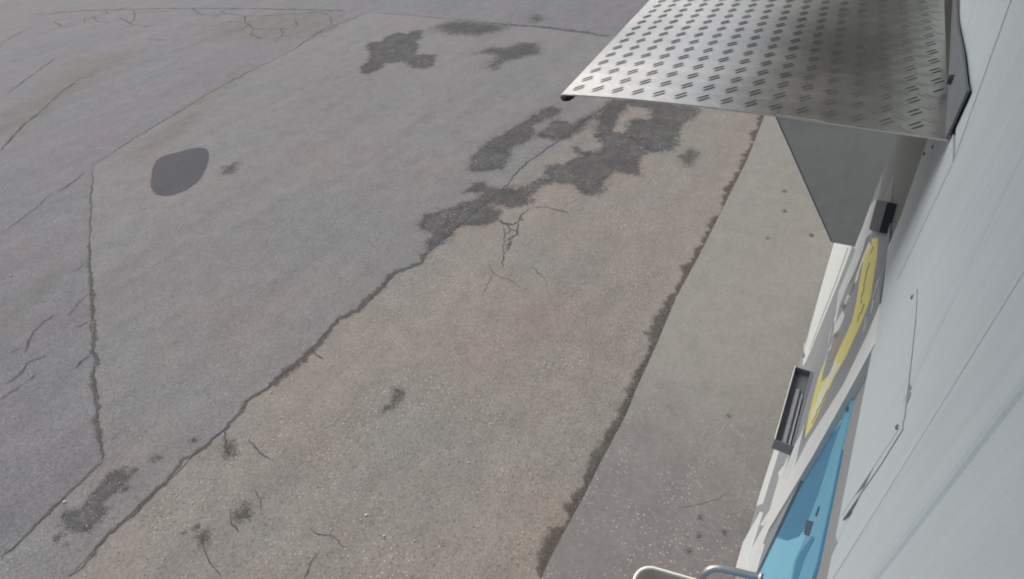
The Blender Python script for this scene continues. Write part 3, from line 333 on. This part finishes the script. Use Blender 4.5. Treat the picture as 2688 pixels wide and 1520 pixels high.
            ('lettering', 'p_ink', 5, [(1.409, 2.401), (1.396, 2.41), (1.433, 2.365), (1.443, 2.358)], None), ('lettering', 'p_ink', 5, [(1.43, 2.367), (1.417, 2.376), (1.398, 2.371), (1.412, 2.36)], None), ('lettering', 'p_ink', 5, [(1.403, 2.084), (1.387, 2.099), (1.392, 2.073), (1.408, 2.057)], None),
            ('lettering', 'p_ink', 5, [(1.4, 2.064), (1.386, 2.079), (1.401, 2.026), (1.416, 2.01)], None), ('lettering', 'p_ink', 5, [(1.402, 2.021), (1.387, 2.036), (1.422, 1.95), (1.436, 1.936)], None), ('lettering', 'p_ink', 5, [(1.418, 1.953), (1.404, 1.967), (1.411, 1.902), (1.425, 1.887)], None),
            ('white_glyph', 'p_grey', 3, [(1.373, 2.546), (1.359, 2.555), (1.342, 2.539), (1.32, 2.518), (1.333, 2.509)], None), ('white_glyph', 'p_grey', 3, [(1.32, 2.515), (1.286, 2.535), (1.236, 2.535), (1.25, 2.526)], None), ('white_glyph', 'p_grey', 3, [(1.305, 2.564), (1.297, 2.57), (1.235, 2.57), (1.245, 2.564)], None),
            ('white_glyph', 'p_grey', 3, [(1.309, 2.464), (1.297, 2.473), (1.234, 2.483), (1.244, 2.475)], None), ('white_glyph', 'p_grey', 3, [(1.382, 2.529), (1.373, 2.535), (1.369, 2.516), (1.378, 2.51)], None), ('white_glyph', 'p_grey', 3, [(1.246, 2.504), (1.237, 2.511), (1.23, 2.476), (1.238, 2.47)], None),
            ('white_wing', 'p_white', 3, [(1.606, 1.662), (1.522, 1.667), (1.386, 1.708), (1.352, 1.614), (1.372, 1.474), (1.528, 1.025), (1.645, 0.837), (1.538, 1.147), (1.691, 1.174), (1.806, 1.051), (1.703, 1.261), (1.712, 1.289), (1.588, 1.617)], 'white wing shape with ragged edge near the board foot'),
            ('ink_line', 'p_dark', 4, [(1.563, 1.689), (1.54, 1.714), (1.412, 1.803), (1.439, 1.773)], None), ('ink_line', 'p_grey', 4, [(1.518, 1.622), (1.5, 1.644), (1.459, 1.582), (1.476, 1.559)], None), ('ink_line', 'p_grey', 4, [(1.499, 1.578), (1.482, 1.6), (1.444, 1.513), (1.462, 1.489)], None),
            ('ink_line', 'p_grey', 4, [(1.565, 1.461), (1.546, 1.486), (1.555, 1.371), (1.575, 1.343)], None), ('white_foot', 'p_white', 3, [(2.637, 0.208), (2.223, 0.673), (1.927, 0.585), (2.269, -0.339), (2.414, -0.654)], 'narrow white stripe rising along the board edge')],
 'dbox': [(2.035, 2.39), (1.692, 2.576), (1.593, 2.536), (1.895, 2.355)],
 'dboxside': [(2.173, 2.313), (2.098, 2.356), (1.954, 2.32), (2.044, 2.27)],
 'upstand': [(1.22, 2.976), (1.222, 3.069), (1.269, 3.063), (1.491, 3.048), (1.842, 3.012), (2.2, 2.995), (2.95, 2.995), (2.95, 2.976)],
 'bolt': (1.463, 3.002),
 'bracket': [(0.301, 2.979), (0.084, 2.977), (0.081, 2.713), (0.124, 2.711)],
 'blue': [(1.04, 2.444), (1.089, 2.374), (1.041, 2.375), (1.172, 1.835), (1.359, 1.18), (1.297, 1.172), (1.13, 1.332), (0.9, 1.3), (0.5, 1.32), (0.5, 2.4), (0.642, 2.359), (0.663, 2.386), (0.801, 2.41), (0.914, 2.421), (1.027, 2.449)],
 'bluebits': [('recess_panel', 'blue_dk', 0.0034, [(1.032, 2.371), (1.005, 2.322), (0.913, 2.253), (0.87, 2.166), (0.882, 2.096), (0.983, 1.891), (1.107, 1.684), (1.164, 1.605), (1.18, 1.831), (1.085, 2.225)], 'deep blue sunken field'),
              ('ledge', 'blue_lt', 0.0036, [(1.131, 1.635), (0.977, 1.897), (0.876, 2.101), (0.857, 2.176), (0.828, 2.201), (0.812, 2.148), (0.807, 2.102), (0.762, 2.106), (1.104, 1.387), (1.264, 1.236), (1.31, 1.259)], 'pale blue lower ledge'), ('side_groove', 'blue_dk', 0.0038, [(0.778, 2.283), (0.755, 2.313), (0.746, 2.241), (0.712, 2.21), (0.747, 2.137), (0.791, 2.134), (0.8, 2.169)], None),
              ('slot', 'slot', 0.0045, [(0.889, 2.163), (0.826, 2.262), (0.802, 2.241), (0.845, 2.169)], None), ('slot', 'slot', 0.0042, [(0.85, 2.288), (0.839, 2.305), (0.822, 2.291), (0.838, 2.267)], None), ('slot', 'slot', 0.0045, [(1.2, 1.51), (1.147, 1.606), (1.143, 1.58), (1.178, 1.519)], None), ('slot', 'slot', 0.0042, [(1.061, 2.396), (1.03, 2.428), (1.017, 2.424), (1.04, 2.4)], None),
              ('edge_trim', 'blue_dk', 0.0034, [(0.914, 2.421), (0.901, 2.433), (0.79, 2.422), (0.655, 2.403), (0.631, 2.39), (0.637, 2.377), (0.663, 2.386), (0.799, 2.409)], None), ('edge_trim', 'blue_lt', 0.0034, [(1.053, 2.351), (1.035, 2.369), (1.1, 2.204), (1.206, 1.794), (1.276, 1.512), (1.309, 1.461), (1.234, 1.755)], None)]}

# ------------------------------------------------------------------ ground
mesh('ground', [(-150, -150, -0.03), (300, -150, -0.03), (300, 300, -0.03), (-150, 300, -0.03)], [(0, 1, 2, 3)], M['far'], kind='structure')
def sheet(name, pts, z, mat, **k):
    bm = bmesh.new(); top = [bm.verts.new((x, y, z)) for x, y in pts]; bm.faces.new(top)
    bot = [bm.verts.new((x, y, z - 0.02)) for x, y in pts]
    n = len(pts)
    for i in range(n): bm.faces.new((top[i], top[(i + 1) % n], bot[(i + 1) % n], bot[i]))
    o = bmo(name, bm, mat, **k)
    return o
def jitter_line(pts, amp, step):
    out = []
    for (x0, y0), (x1, y1) in zip(pts[:-1], pts[1:]):
        L = math.hypot(x1 - x0, y1 - y0); n = max(1, int(L / step))
        for i in range(n):
            t = i / n; a = amp if 0 < i else amp * 0.5
            out.append((x0 + (x1 - x0) * t + rng.normal(0, a), y0 + (y1 - y0) * t + rng.normal(0, a)))
    return out + [pts[-1]]
yard = sheet('asphalt_yard', [(-40, -0.5), (80, -0.5), (80, 90), (-40, 90)], -0.004, M['yard'], kind='structure')
JB, JC, CURB = D['joint_b'], D['joint_c'], D['curb']
mid = sheet('asphalt_infill', [(-40, 3.66)] + JB[::-1] + [(14.0, 3.3), (10.6, 4.5)] + D['top_line'] + JC + [(-40, 4.75)], 0.0, M['mid'], kind='structure')
lane = sheet('asphalt_lane', [(-40, 0.9)] + CURB[::-1] + [(40, 1.35), (40, 3.2)] + JB + [(-40, 3.655)], 0.0, M['lane'], kind='structure')
strip = sheet('concrete_strip', [(-40, -0.45), (40, -0.45), (40, 1.32)] + CURB + [(-40, 0.88)], 0.008, M['concrete'], kind='structure')

def grid_stain(pts, mat, parent, z, cell, fall, name='stain', **k):
    P = np.array(pts, float); lo = P.min(0) - fall * 1.5; hi = P.max(0) + fall * 1.5
    nx, ny = int((hi[0] - lo[0]) / cell) + 2, int((hi[1] - lo[1]) / cell) + 2
    gx, gy = np.meshgrid(lo[0] + np.arange(nx) * cell, lo[1] + np.arange(ny) * cell, indexing='ij')
    q = np.stack([gx.ravel(), gy.ravel()], 1); inside = np.zeros(len(q), bool); dist = np.full(len(q), 1e9)
    for a, b in zip(P, np.roll(P, -1, 0)):
        e = b - a; L2 = max((e * e).sum(), 1e-12); t = np.clip(((q - a) @ e) / L2, 0, 1); dd = np.linalg.norm(q - (a + t[:, None] * e), axis=1); dist = np.minimum(dist, dd)
        c = ((a[1] > q[:, 1]) != (b[1] > q[:, 1])); xx = a[0] + (q[:, 1] - a[1]) * e[0] / (e[1] if abs(e[1]) > 1e-9 else 1e-9); inside ^= c & (q[:, 0] < xx)
    sd_ = np.where(inside, dist, -dist); al = np.clip(0.5 + sd_ / (2 * fall), 0, 1).reshape(nx, ny)
    idx = -np.ones((nx, ny), int); vs = []; at = []; fs = []
    def vid(i, j):
        if idx[i, j] < 0: idx[i, j] = len(vs); vs.append((gx[i, j], gy[i, j], z)); at.append(al[i, j])
        return int(idx[i, j])
    for i in range(nx - 1):
        for j in range(ny - 1):
            if al[i:i + 2, j:j + 2].max() > 0.02: fs.append((vid(i, j), vid(i + 1, j), vid(i + 1, j + 1), vid(i, j + 1)))
    return mesh(name, vs, fs, mat, parent, attr=at, **k)
def ribbon(pts, w, mat, parent, z, amp=0.25, name='crack', taper=True, step=None, **k):
    step = step or max(w * 1.2, 0.03)
    pl = []
    for (x0, y0), (x1, y1) in zip(pts[:-1], pts[1:]):
        n = max(1, int(math.hypot(x1 - x0, y1 - y0) / step))
        for i in range(n): pl.append((x0 + (x1 - x0) * i / n, y0 + (y1 - y0) * i / n))
    pl.append(pts[-1]); pl = np.array(pl); n = len(pl)
    walk = np.convolve(rng.normal(0, 1, n + 4), np.ones(5) / 5, 'valid')
    tg = np.gradient(pl, axis=0); tg /= np.linalg.norm(tg, axis=1)[:, None] + 1e-9; nn = np.stack([-tg[:, 1], tg[:, 0]], 1)
    pl = pl + nn * (walk * (w * 0.9 + 0.012) + rng.normal(0, w * 0.35 + 0.0025, n))[:, None]
    wid = w * (0.75 + 0.55 * np.abs(np.convolve(rng.normal(0, 1, n + 8), np.ones(9) / 3, 'valid')))
    if taper: s = np.linspace(0, 1, n); wid = wid * np.clip(np.minimum(s, 1 - s) * 6 + 0.35, 0, 1)
    vs = []; at = []; fs = []
    for i in range(n):
        for sgn, a in ((-2.0, 0.0), (0, 1.0), (2.0, 0.0)): vs.append((*(pl[i] + nn[i] * wid[i] * sgn), z)); at.append(a)
        if i:
            b = 3 * i
            for c in (0, 1): fs.append((b - 3 + c, b - 2 + c, b + 1 + c, b + c))
    return mesh(name, vs, fs, mat, parent, attr=at, **k)

PAR = {'y': yard, 'm': mid, 'l': lane, 'c': strip}
for i, (par, kind, cell, fall, pts) in enumerate(D['stains']):
    if kind == 'patch':
        grid_stain(pts, M['patch'], PAR[par], 0.0008, cell, fall, 'repair_patch', label='round patch of fresh dark asphalt')
    else:
        grid_stain(pts, M[kind], PAR[par], (0.0085 if par == 'c' else 0.0008) + 0.00008 * i, cell, fall * 1.8, 'stain' if kind != 'pale' else 'worn_streak')
for i, (par, mat, w, pts) in enumerate(D['cracks']):
    ribbon(pts, w * {'dust': 0.6, 'kerbdirt': 1.0}.get(mat, 0.38), M[mat], PAR[par], (0.0105 if par == 'c' else 0.0035) + 0.00003 * i, name='crack' if mat == 'crack' else 'joint', taper=(w < 0.03))

# loose pale chips lying on the asphalt
vs = []; fs = []
def chip(x, y, s):
    b = len(vs); k = 6
    for j in range(k):
        a = 2 * math.pi * j / k; r = s * (0.7 + 0.6 * rng.random()); vs.append((x + r * math.cos(a), y + r * math.sin(a), 0.004))
    for j in range(k):
        a = 2 * math.pi * j / k; r = s * 0.6; vs.append((x + r * math.cos(a), y + r * math.sin(a), 0.004 + s * 0.8))
    for j in range(k): fs.append((b + j, b + (j + 1) % k, b + k + (j + 1) % k, b + k + j))
    fs.append(tuple(b + k + j for j in range(k)))
for x, y in D['chips']: chip(x, y, 0.006 + 0.007 * rng.random())
for _ in range(160): chip(rng.uniform(0.2, 9), rng.uniform(0.2, 9), 0.002 + 0.0025 * rng.random())
mesh('gravel', vs, fs, M['stone'], kind='stuff', label='loose pale stone chips scattered over the asphalt', cat='gravel')

# ------------------------------------------------------------------ clad wall of the building
wall = empty('clad_wall', (0, 0, 0), label='white metal clad building wall with vertical ribs along the right edge', cat='wall')
EAVE = 4.05
SE = D['seams']            # seam lines: (x low, z low, x high, z high)
def seam_x(s, z): x0, z0, x1, z1 = s; return x0 + (x1 - x0) * max(0.0 if x0 > 1.0 else -2.0, min(2.0, (z - z0) / (z1 - z0)))
def zbot(x): return 2.627 if x > 1.02 else max(2.2, 2.627 - (1.025 - x) * 0.14)
def wall_panel(xa, xb, bevw, bevd):
    """one profiled sheet between two seams; xa and xb are functions of height; edges roll back into the joint"""
    zs = [zbot((xa(2.7) + xb(2.7)) / 2), 2.8, 3.0, 3.2, EAVE]
    vs = []; fs = []
    for z in zs:
        a, b = xa(z), xb(z)
        w1 = min(bevw[0], (b - a) * .45); w2 = min(bevw[1], (b - a) * .45)
        zz = z
        for x, y in ((a + .001, -0.03), (a + .001, -bevd[0]), (a + w1 * .5, -bevd[0] * .35), (a + w1, 0), (b - w2, 0), (b - w2 * .5, -bevd[1] * .35), (b - .001, -bevd[1]), (b - .001, -0.03)):
            z2 = zbot(x) if z == zs[0] else zz
            vs.append((x, y, z2))
    for i in range(len(zs) - 1):
        for j in range(7): fs.append((i * 8 + j, i * 8 + j + 1, (i + 1) * 8 + j + 1, (i + 1) * 8 + j))
    fs.append(tuple(range(8))); fs.append(tuple((len(zs) - 1) * 8 + j for j in range(8))[::-1])
    return mesh('panel', vs, fs, M['white'], wall)
edges = [lambda z: -6.0] + [(lambda z, s=s: seam_x(s, z)) for s in SE] + [lambda z: 9.0]
bw = [0.01] + [s_[4] for s_ in D['seamw']] + [0.01]; bd = [0.004] + [s_[5] for s_ in D['seamw']] + [0.004]
NP = len(edges) - 1
for i in range(NP):
    if i < NP - 2: wall_panel(edges[i], edges[i + 1], (bw[i], bw[i + 1]), (bd[i], bd[i + 1]))
# past the end of the near sheets the wall above the board is a plain grey sheet, white again above the canopy
plate_xz('panel', [(edges[NP - 2](3.0), 3.0), (edges[NP - 1](3.0), 3.0), (edges[NP - 1](3.2), 3.2), (edges[NP - 1](3.2), EAVE), (edges[NP - 2](3.2), EAVE), (edges[NP - 2](3.2), 3.2)], -0.03, 0.0, M['white'], wall)
plate_xz('panel', [(edges[NP - 1](3.0), 3.0), (9.0, 3.0), (9.0, EAVE), (edges[NP - 1](3.2), EAVE), (edges[NP - 1](3.2), 3.2)], -0.03, 0.0, M['white'], wall, bev=0.004)
plate_xz('grey_panel', [(1.40, 2.3), (9.0, 1.9), (9.0, 2.999), (1.40, 2.999)], -0.05, -0.012, M['greywall'], wall)
plate_xz('backing', [(-6, 0.0), (9, 0.0), (9, EAVE), (-6, EAVE)], -0.30, -0.10, M['dark'], wall)
plate_xz('panel', [(-6, 0.0), (0.39, 0.0), (0.39, 2.52), (-6, 2.52)], -0.09, -0.035, M['greywall'], wall)
cover = plate_xz('cover_sheet', D['cover'], -0.004, 0.0006, M['white'], wall, bev=0.0002, label='thin white cover sheet with a screw in its corner')
for x, z in D['moresc']:
    bm = bmesh.new(); bmesh.ops.create_cone(bm, cap_ends=True, segments=8, radius1=0.005, radius2=0.003, depth=0.003, matrix=Matrix.Translation((x, 0.0015, z)) @ Matrix.Rotation(math.radians(-90), 4, 'X'))
    bmo('screw', bm, M['galv_dk'], wall)
for pts in D['coverseal']: plate_xz('seal_line', pts, -0.002, 0.0009, M['seal'], cover)  # dark strips painting the gap shadow along the sheet edge
for x, z in D['screws']:
    bm = bmesh.new(); bmesh.ops.create_cone(bm, cap_ends=True, segments=10, radius1=0.0045, radius2=0.003, depth=0.0025, matrix=Matrix.Translation((x, 0.0018, z)) @ Matrix.Rotation(math.radians(-90), 4, 'X'))
    bmo('screw', bm, M['galv_dk'], cover)
jamb = plate_xz('jamb', D['jamb'], -0.02, 0.0005, M['white'], wall, bev=0.0005, label='white end sheet beside the grey printed board')
plate_xz('mullion', D['mullion'], -0.03, 0.002, M['white2'], wall, bev=0.0, label='long white upright strip between the grey board and the blue unit')
plate_xz('sill', D['sill'], -0.03, 0.004, M['white2'], wall)
plate_xz('surround', D['surround'], -0.06, -0.014, M['board'], wall, label='grey surround behind the blue unit')
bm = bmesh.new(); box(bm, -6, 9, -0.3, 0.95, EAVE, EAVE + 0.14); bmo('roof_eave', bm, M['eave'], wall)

# ------------------------------------------------------------------ printed board (stands a touch out of line with the wall)
BR = -math.atan(0.01)
board = empty('printed_board', (1.3, -0.004, 0.0), BR, label='grey printed board with yellow and white swooshes below the canopy', cat='sign board')
def bl(pts): return [((x - 1.3) / math.cos(BR), max(z, 0.012)) for x, z in pts]
plate_xz('board_sheet', bl([(1.145, 0.012), (8.5, 0.012), (8.5, 1.95)] + D['boardtop']), -0.03, 0.0, M['board'], board)
for name, mat, lay, pts, lab in D['prints']:
    plate_xz(name, bl(pts), -0.0006, 0.0002 + lay * 0.00015, M[mat], board, label=lab)

dbox = empty('small_box', (D['dbox'][0][0], 0, D['dbox'][0][1]), label='small dark box fixed high on the grey board under the canopy', cat='box')
ox, oz = D['dbox'][0]
plate_xz('box_body', [(x - ox, z - oz) for x, z in D['dbox']], -0.03, 0.012, M['navy'], dbox, bev=0.002)
plate_xz('box_face', [(x - ox, z - oz) for x, z in D['dboxside']], -0.006, 0.006, M['p_grey'], dbox)

# ------------------------------------------------------------------ canopy of tread plate
can = empty('tread_plate_canopy', (1.22, 0.0, 2.979), label='tread plate aluminium canopy with rolled lip fixed on the white wall', cat='canopy')
X0, X1 = 1.22, 2.95
def oy(x): return 0.786 + (x - 1.22) * 0.112
def iy(x): return 0.003 + (x - 1.22) * 0.028
def pz(y): return 2.979 - (y - 0.002) * 0.004 - 0.021 * max(0.0, (y - 0.25) / 0.536) ** 2.4
def L(v): return (v[0] - 1.22, v[1], v[2] - 2.979)
vs = []; fs = []; NX, NY = 10, 28
for i in range(NX + 1):
    x = X0 + (X1 - X0) * i / NX
    for j in range(NY + 1):
        y = iy(x) + (oy(x) - iy(x)) * j / NY
        vs.append(L((x, y, pz(y))))
for i in range(NX):
    for j in range(NY):
        a = i * (NY + 1) + j; fs.append((a, a + NY + 1, a + NY + 2, a + 1))
off = len(vs); vs += [(a, b, c - 0.003) for a, b, c in vs]
fs += [tuple(off + q for q in f[::-1]) for f in fs[:NX * NY]]
def side(ids):
    for a, b in zip(ids[:-1], ids[1:]):
        k0 = len(vs); vs.extend([vs[a], vs[b], vs[off + b], vs[off + a]]); fs.append((k0, k0 + 1, k0 + 2, k0 + 3))
for j in (0, NY): side([i * (NY + 1) + j for i in range(NX + 1)])
for i in (0, NX): side([i * (NY + 1) + j for j in range(NY + 1)])
sheet_o = mesh('tread_sheet', vs, fs, M['plate'], can)
sheet_o.data.polygons.foreach_set('use_smooth', [k < 2 * NX * NY for k in range(len(sheet_o.data.polygons))])

# raised bars: pairs one way at the lattice points, pairs the other way at the cell centres
SETS = (([], []), ([], []))
def bar(bv, bf, cx, cy, dx, dy, ln, wd, h):
    l = math.hypot(dx, dy); dx, dy = dx / l, dy / l; px, py = -dy, dx; b = len(bv)
    for s, t, hh in ((-1, 0, 0), (-.6, -1, 0), (.6, -1, 0), (1, 0, 0), (.6, 1, 0), (-.6, 1, 0), (-.62, 0, 1), (.62, 0, 1)):
        x = cx + dx * s * ln / 2 + px * t * wd / 2; y = cy + dy * s * ln / 2 + py * t * wd / 2
        bv.append(L((x, y, pz(y) + 0.0002 + hh * h)))
    for f in ((0, 1, 6), (1, 2, 7, 6), (2, 3, 7), (3, 4, 7), (4, 5, 6, 7), (5, 0, 6)): bf.append(tuple(b + q for q in f))
PX, PY = 0.0625, 0.0505
for i in range(-1, 29):
    for j in range(-3, 22):
        for k, (ux, uy, ln, hh) in enumerate(((0.030, -0.0215, 0.037, 0.0016), (0.018, 0.026, 0.034, 0.0004))):
            cx = 1.3265 + (i - 1) * PX + k * PX / 2; cy = 0.6175 - (9 - j) * PY + (i - 1) * 0.0055 - k * PY / 2 + 0
            for sgn in (-1, 1):
                l = math.hypot(ux, uy); qx, qy = cx - uy / l * sgn * 0.0062, cy + ux / l * sgn * 0.0062
                qx += sgn * ux / l * 0.004; qy += sgn * uy / l * 0.004
                if X0 + 0.012 < qx < X1 - 0.02 and iy(qx) + 0.012 < qy < oy(qx) - 0.012: bar(*SETS[k], qx, qy, ux, uy, ln, 0.0046 if k == 0 else 0.0056, hh)
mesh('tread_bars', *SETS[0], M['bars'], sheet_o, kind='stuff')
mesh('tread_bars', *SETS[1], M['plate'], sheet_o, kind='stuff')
# rolled outer lip: a C section under the long outer edge
prof = [(0.0, 0.0), (0.006, -0.003), (0.008, -0.010), (0.004, -0.016), (-0.006, -0.018), (-0.020, -0.014), (-0.030, -0.006)]
vs = []; fs = []
for k, x in enumerate((X0, X1)):
    for dy, dz in prof: vs.append(L((x, oy(x) + dy, pz(oy(x)) + dz)))
    for dy, dz in prof[::-1]: vs.append(L((x, oy(x) + dy * 0.8 - 0.002, pz(oy(x)) + dz * 0.8 - 0.003)))
n = 2 * len(prof)
for j in range(n): fs.append((j, (j + 1) % n, n + (j + 1) % n, n + j))
fs.append(tuple(range(n))[::-1]); fs.append(tuple(n + j for j in range(n)))
mesh('rolled_lip', vs, fs, M['plate'], can)
# upstand against the wall
up_ = [(x - 1.22, z - 2.979) for x, z in D['upstand']]
ups = plate_xz('upstand', up_, 0.0045, 0.0085, M['galv_dk'], can)
bm = bmesh.new(); bmesh.ops.create_cone(bm, cap_ends=True, segments=6, radius1=0.011, radius2=0.009, depth=0.008, matrix=Matrix.Translation((D['bolt'][0] - 1.22, 0.013, D['bolt'][1] - 2.979)) @ Matrix.Rotation(math.radians(-90), 4, 'X'))
bmo('bolt', bm, M['navy'], ups)
# triangular sheet brackets below the canopy
for bx in (1.222, 2.75):
    bm = bmesh.new(); P = D['bracket']; n = len(P)
    a = [bm.verts.new(L((bx, y, z))) for y, z in P]; b = [bm.verts.new(L((bx + 0.003, y, z))) for y, z in P]
    bm.faces.new(a); bm.faces.new(b[::-1])
    for i in range(n): bm.faces.new((a[i], a[(i + 1) % n], b[(i + 1) % n], b[i]))
    bk = bmo('bracket', bm, M['galv'], can)
    (y0, z0), (y1, z1) = P[0], P[3]
    bm = bmesh.new(); q = []
    for xx in (bx + 0.001, bx + 0.022):
        for dy in (0.0, 0.004):
            for (yy, zz) in ((y0, z0), (y1, z1)): q.append(bm.verts.new(L((xx, yy + dy, zz))))
    for f in ((0, 1, 3, 2), (4, 6, 7, 5), (0, 4, 5, 1), (2, 3, 7, 6), (0, 2, 6, 4), (1, 5, 7, 3)): bm.faces.new([q[i] for i in f])
    bmo('folded_edge', bm, M['galv_dk'], bk)

# ------------------------------------------------------------------ steel tray on the board
TX0, TX1, TZ, TD, TW = 1.622, 2.056, 1.5, 0.062, 0.066
tray = empty('steel_tray', (TX0, 0.0, TZ - TD), label='dark open topped metal tray jutting from the lower grey board', cat='tray')
def tb(x0, x1, y0, y1, z0, z1, name, mat, parent=None, bev=0.001):
    bm = box(bmesh.new(), x0 - TX0, x1 - TX0, y0, y1, z0 - (TZ - TD), z1 - (TZ - TD))
    if bev: bmesh.ops.bevel(bm, geom=list(bm.edges), offset=bev, segments=1, affect='EDGES')
    return bmo(name, bm, mat, parent or tray)
FL = TZ - 0.034
tb(TX0, TX1, 0.002, TW, TZ - TD, FL, 'tray_floor', M['tray'])
fw = tb(TX0, TX1, TW - 0.003, TW, FL, TZ, 'front_wall', M['tray'])
tb(TX0 - .001, TX1 + .001, TW - 0.0022, TW + 0.0024, TZ, TZ + 0.002, 'lip', M['lip'], fw, 0.0006)
tb(TX0, TX1, -0.012, 0.002, TZ - TD, TZ, 'back_wall', M['tray'])
tb(TX0, TX0 + 0.003, 0.002, TW - 0.003, FL, TZ, 'end_wall', M['tray'])
tb(TX1 - 0.003, TX1, 0.002, TW - 0.003, FL, TZ, 'end_wall', M['tray'])
tb(TX0 + 0.004, TX1 - 0.10, 0.020, 0.038, FL, FL + 0.010, 'channel', M['tray_lt'], None, 0.004)
tb(TX0 + 0.004, TX1 - 0.14, 0.007, 0.013, FL, FL + 0.022, 'divider', M['tray_lt'])

# ------------------------------------------------------------------ blue unit
bu = empty('blue_unit', (0.6, -0.014, 1.3), label='blue moulded plastic panel set in the grey surround near the bottom', cat='panel')
def ul(pts): return [(x - 0.6, z - 1.3) for x, z in pts]
plate_xz('shell', ul(D['blue']), -0.004, 0.003, M['blue'], bu, bev=0.002)
for name, mat, y1, pts, lab in D['bluebits']:
    plate_xz(name, ul(pts), 0.0, y1, M[mat], bu, bev=0.0002, label=lab)

# ------------------------------------------------------------------ bent tube rail
rail = empty('grab_rail', (1.05, 0.0, 1.5), label='bent grey steel tube handle sticking out below the blue panel', cat='rail')
pth = smooth_path([(1.068, -0.05, 1.5), (1.05, 0.004, 1.5), (1.031, 0.077, 1.5), (1.016, 0.128, 1.497), (1.000, 0.152, 1.485), (0.985, 0.163, 1.45), (0.975, 0.166, 1.38), (0.972, 0.166, 1.22), (0.976, 0.158, 1.13), (0.986, 0.140, 1.09), (1.003, 0.10, 1.075), (1.03, 0.03, 1.07), (1.05, -0.05, 1.07)], 6)
tube('bent_tube', [(a - 1.05, b, c - 1.5) for a, b, c in pth], 0.0125, M['steel'], rail)
bm = bmesh.new(); bmesh.ops.create_cone(bm, cap_ends=True, segments=20, radius1=0.024, radius2=0.022, depth=0.006, matrix=Matrix.Translation((0.001, 0.001, 0)) @ Matrix.Rotation(math.radians(-90), 4, 'X'))
bmo('flange', bm, M['steel'], rail)

# ------------------------------------------------------------------ plastic tub
tubz = 0.80
tb_ = empty('plastic_tub', (1.068, 0.182, 0.008), math.radians(0), label='pale plastic tub with rounded white rim cut by the bottom edge', cat='tub')
def rrect(s, ang, zz, n=10, sx=0.205, sy=0.225, r=0.085):
    out = []
    for qx, qy, a0 in ((1, 1, 0), (-1, 1, 90), (-1, -1, 180), (1, -1, 270)):
        for i in range(n + 1):
            a = math.radians(a0 + 90 * i / n)
            x = qx * (sx - r) + r * math.cos(a); y = qy * (sy - r) + r * math.sin(a)
            x *= s; y *= s
            out.append((x * math.cos(ang) - y * math.sin(ang), x * math.sin(ang) + y * math.cos(ang), zz))
    return out
TA = math.radians(12)
def loft(rings):
    vs = []; fs = []; n = len(rings[0])
    for r in rings: vs += r
    for i in range(len(rings) - 1):
        for j in range(n): fs.append((i * n + j, i * n + (j + 1) % n, (i + 1) * n + (j + 1) % n, (i + 1) * n + j))
    fs.append(tuple((len(rings) - 1) * n + j for j in range(n)))
    fs.append(tuple(range(n))[::-1])
    return vs, fs
vs, fs = loft([rrect(.80, TA, 0.0), rrect(.82, TA, 0.02), rrect(.95, TA, tubz - 0.02), rrect(.95, TA, tubz - .004), rrect(.93, TA, tubz - 0.004), rrect(.93, TA, tubz - 0.02), rrect(.86, TA, 0.34), rrect(.80, TA, 0.28)])
mesh('tub_body', vs, fs, M['tub'], tb_, smooth=False)
ring = []
for k in range(9):
    a = 2 * math.pi * k / 8
    ring.append(rrect(0.965 + 0.028 * math.cos(a), TA, tubz + 0.008 * math.sin(a)))
vs = sum(ring[:8], []); n = len(ring[0]); fs = [(k * n + j, k * n + (j + 1) % n, ((k + 1) % 8) * n + (j + 1) % n, ((k + 1) % 8) * n + j) for k in range(8) for j in range(n)]
mesh('rim', vs, fs, M['rim'], tb_, smooth=True)
